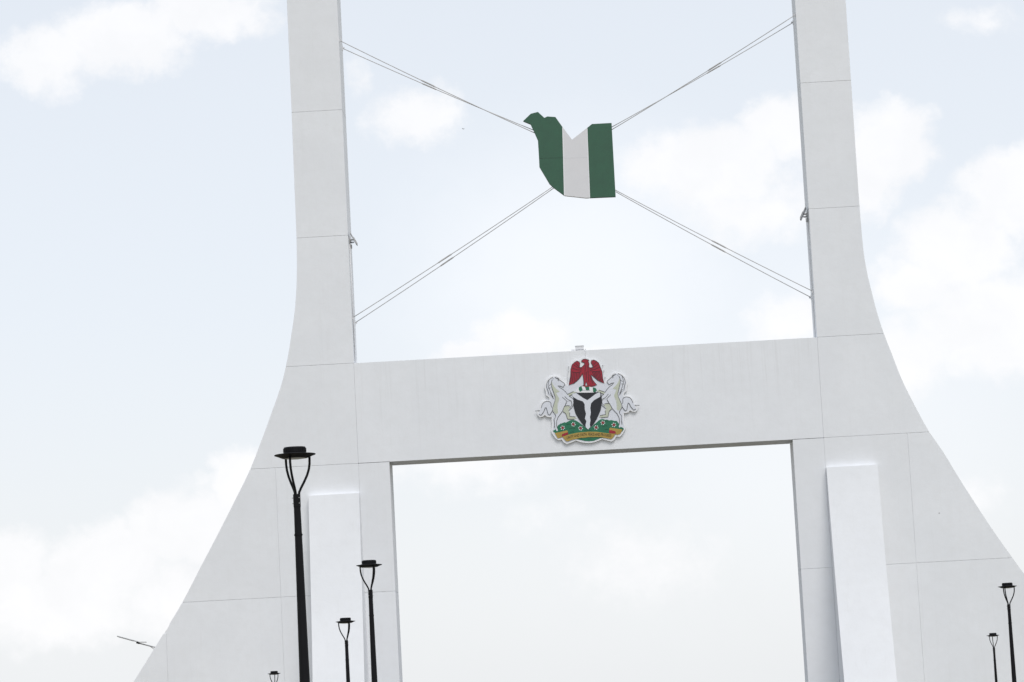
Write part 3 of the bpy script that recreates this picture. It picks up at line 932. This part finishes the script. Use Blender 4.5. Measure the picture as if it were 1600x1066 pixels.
def make_lamp():
    o = empty('street_lamp', (0, 0, 0), '', 'street lamp', 'post-top lamps along the road')
    zc = HL - 0.50
    link('base', lathe_bm([(0, -0.30), (0.17, -0.30), (0.17, 0.02), (0.15, 0.03), (0.11, 0.05), (0.10, 0.35), (0, 0.35)], 20), BLACK, o)
    pole = link('pole', lathe_bm([(0, -0.1), (0.091, -0.1), (0.091, 0.3), (0.064, zc - 2.2), (0.0435, zc - 0.16), (0, zc - 0.16)], 24), BLACK, o, smooth=False)
    bm = bmesh.new()
    for k in range(4):
        a = math.pi / 4 + k * math.pi / 2
        tube(bm, [(0.03 * math.cos(a), 0.03 * math.sin(a), zc - 0.52), (0.062 * math.cos(a), 0.062 * math.sin(a), zc - 0.52)], 0.009, 6)
    tube(bm, [(0, 0, zc - 0.532), (0, 0, zc - 0.508)], 0.0515, 20)
    link('band', bm, BLACK, pole)
    col = link('collar', lathe_bm([(0, zc - 0.17), (0.045, zc - 0.17), (0.047, zc - 0.16), (0.047, zc - 0.015), (0.043, zc), (0, zc)], 24), BLACK, o)
    bm = bmesh.new()
    for k in range(3):
        a = 2 * math.pi * k / 3 + 0.4
        for zz in (zc - 0.05, zc - 0.12):
            tube(bm, [(0.04 * math.cos(a), 0.04 * math.sin(a), zz), (0.062 * math.cos(a), 0.062 * math.sin(a), zz)], 0.006, 6)
    stuff(link('bolts', bm, STEEL, col))
    prof = [(0.030, zc - 0.03), (0.034, zc + 0.02), (0.060, zc + 0.075), (0.105, zc + 0.155), (0.145, zc + 0.235), (0.172, zc + 0.315), (0.184, zc + 0.39), (0.186, zc + 0.47)]
    for k in range(3):
        a = 2 * math.pi * k / 3
        link('arm', tube_bm([(r * math.sin(a), r * math.cos(a), z) for r, z in prof], 0.0155, 10), BLACK, o, smooth=True)
    head = link('canopy', lathe_bm([(0.135, HL - 0.046), (0.165, HL - 0.042), (0.225, HL - 0.016), (0.262, HL - 0.004), (0.265, HL + 0.001), (0.262, HL + 0.006), (0.20, HL + 0.014), (0.14, HL + 0.024), (0, HL + 0.024)], 48), BLACK, o)
    link('lens', lathe_bm([(0, HL - 0.055), (0.07, HL - 0.054), (0.134, HL - 0.046), (0.134, HL - 0.030), (0, HL - 0.030)], 36), LENS, head)
    link('cap', lathe_bm([(0, HL + 0.020), (0.141, HL + 0.020), (0.143, HL + 0.026), (0.143, HL + 0.085), (0.136, HL + 0.098), (0, HL + 0.102)], 40), BLACK, head)
    bm = bmesh.new()
    for k in range(30):
        a = 2 * math.pi * k / 30
        R = Matrix.Rotation(a, 3, 'Z')
        box(bm, R @ Vector((0.1445, 0, HL + 0.057)), (0.007, 0.010, 0.048), R)
    stuff(link('fins', bm, BLACK, head))
    return o


def copy_tree(o, parent=None):
    c = o.copy()
    COL.objects.link(c)
    c.parent = parent
    for ch in list(o.children):
        copy_tree(ch, c)
    return c


lamp0 = make_lamp()
lamps = [lamp0] + [copy_tree(lamp0) for _ in LAMPS[1:]]
for o, (x, y, z, a, lab) in zip(lamps, LAMPS):
    o.location = (x, y, z - HL)
    o.rotation_euler = (0, 0, math.radians(-a))
    o['label'] = lab

# ------------------------------------------------------------------ street light behind the left pylon's foot
SY = 20.0
px = -22.05
gz = ground_z(SY)
s = empty('road_light', (px, SY, gz), 'slim grey street light reaching out from behind the left pylon', 'street light')
rel = lambda x, z: (x - px, 0.0, z - gz)
link('pole', tube_bm([(0, 0, -0.2), rel(px, 6.55)], [0.09, 0.05], 16), STEEL, s, smooth=True)
link('arm', tube_bm([rel(px, 6.53), rel(-22.72, 6.745), rel(-23.565, 6.999)], [0.04, 0.035, 0.03], 10), STEEL, s, smooth=True)
link('brace', tube_bm([rel(px, 6.30), rel(-22.79, 6.668), rel(-23.0, 6.83)], 0.018, 8), STEEL, s)
dv = Vector((-24.633 + 23.60, 0, 7.398 - 7.06))
ang = math.atan2(dv.z, -dv.x)
cc = Vector(rel(-24.10, 7.235))
hd = link('lamp_head', box_bm(cc, (dv.length, 0.34, 0.055), Matrix.Rotation(ang, 3, 'Y')), STEEL, s, bevel=0.015)
link('lens', box_bm(cc + Matrix.Rotation(ang, 3, 'Y') @ Vector((-0.08, 0, -0.032)), (dv.length * 0.7, 0.26, 0.012), Matrix.Rotation(ang, 3, 'Y')), LENS, hd)
link('clamp', box_bm(rel(-23.585, 7.015), (0.15, 0.12, 0.10), Matrix.Rotation(ang, 3, 'Y')), BLACK, s, bevel=0.01)
link('sensor_plate', box_bm(rel(-23.34, 7.035), (0.38, 0.20, 0.04), Matrix.Rotation(0.05, 3, 'Y')), STEEL, s, bevel=0.008)

# ------------------------------------------------------------------ a bird far behind the gate
b = bmesh.new()
tube(b, [(-0.09, 0, 0.0), (-0.05, 0, 0.012), (0.0, 0, 0.018), (0.06, 0, 0.012), (0.10, 0, 0.016), (0.125, 0, 0.012)], [0.006, 0.02, 0.03, 0.022, 0.017, 0.004], 8)
for sgn in (-1, 1):
    v = [b.verts.new(q) for q in ((-0.03, 0.02 * sgn, 0.02), (0.045, 0.02 * sgn, 0.022), (0.03, 0.12 * sgn, 0.075), (-0.02, 0.20 * sgn, 0.085), (-0.035, 0.12 * sgn, 0.066))]
    v2 = [b.verts.new((q.co.x, q.co.y, q.co.z - 0.006)) for q in v]
    b.faces.new(v)
    b.faces.new(v2[::-1])
    for k in range(5):
        b.faces.new((v[k], v2[k], v2[(k + 1) % 5], v[(k + 1) % 5]))
bird = link('bird', b, BIRDM, None, (-7.112, 60, 40.638))
bird.rotation_euler = (0.3, -0.5, 0.9)
bird.scale = (0.6, 0.6, 0.6)
tag(bird, 'tiny dark bird flying in the sky left of the flag board', 'bird')
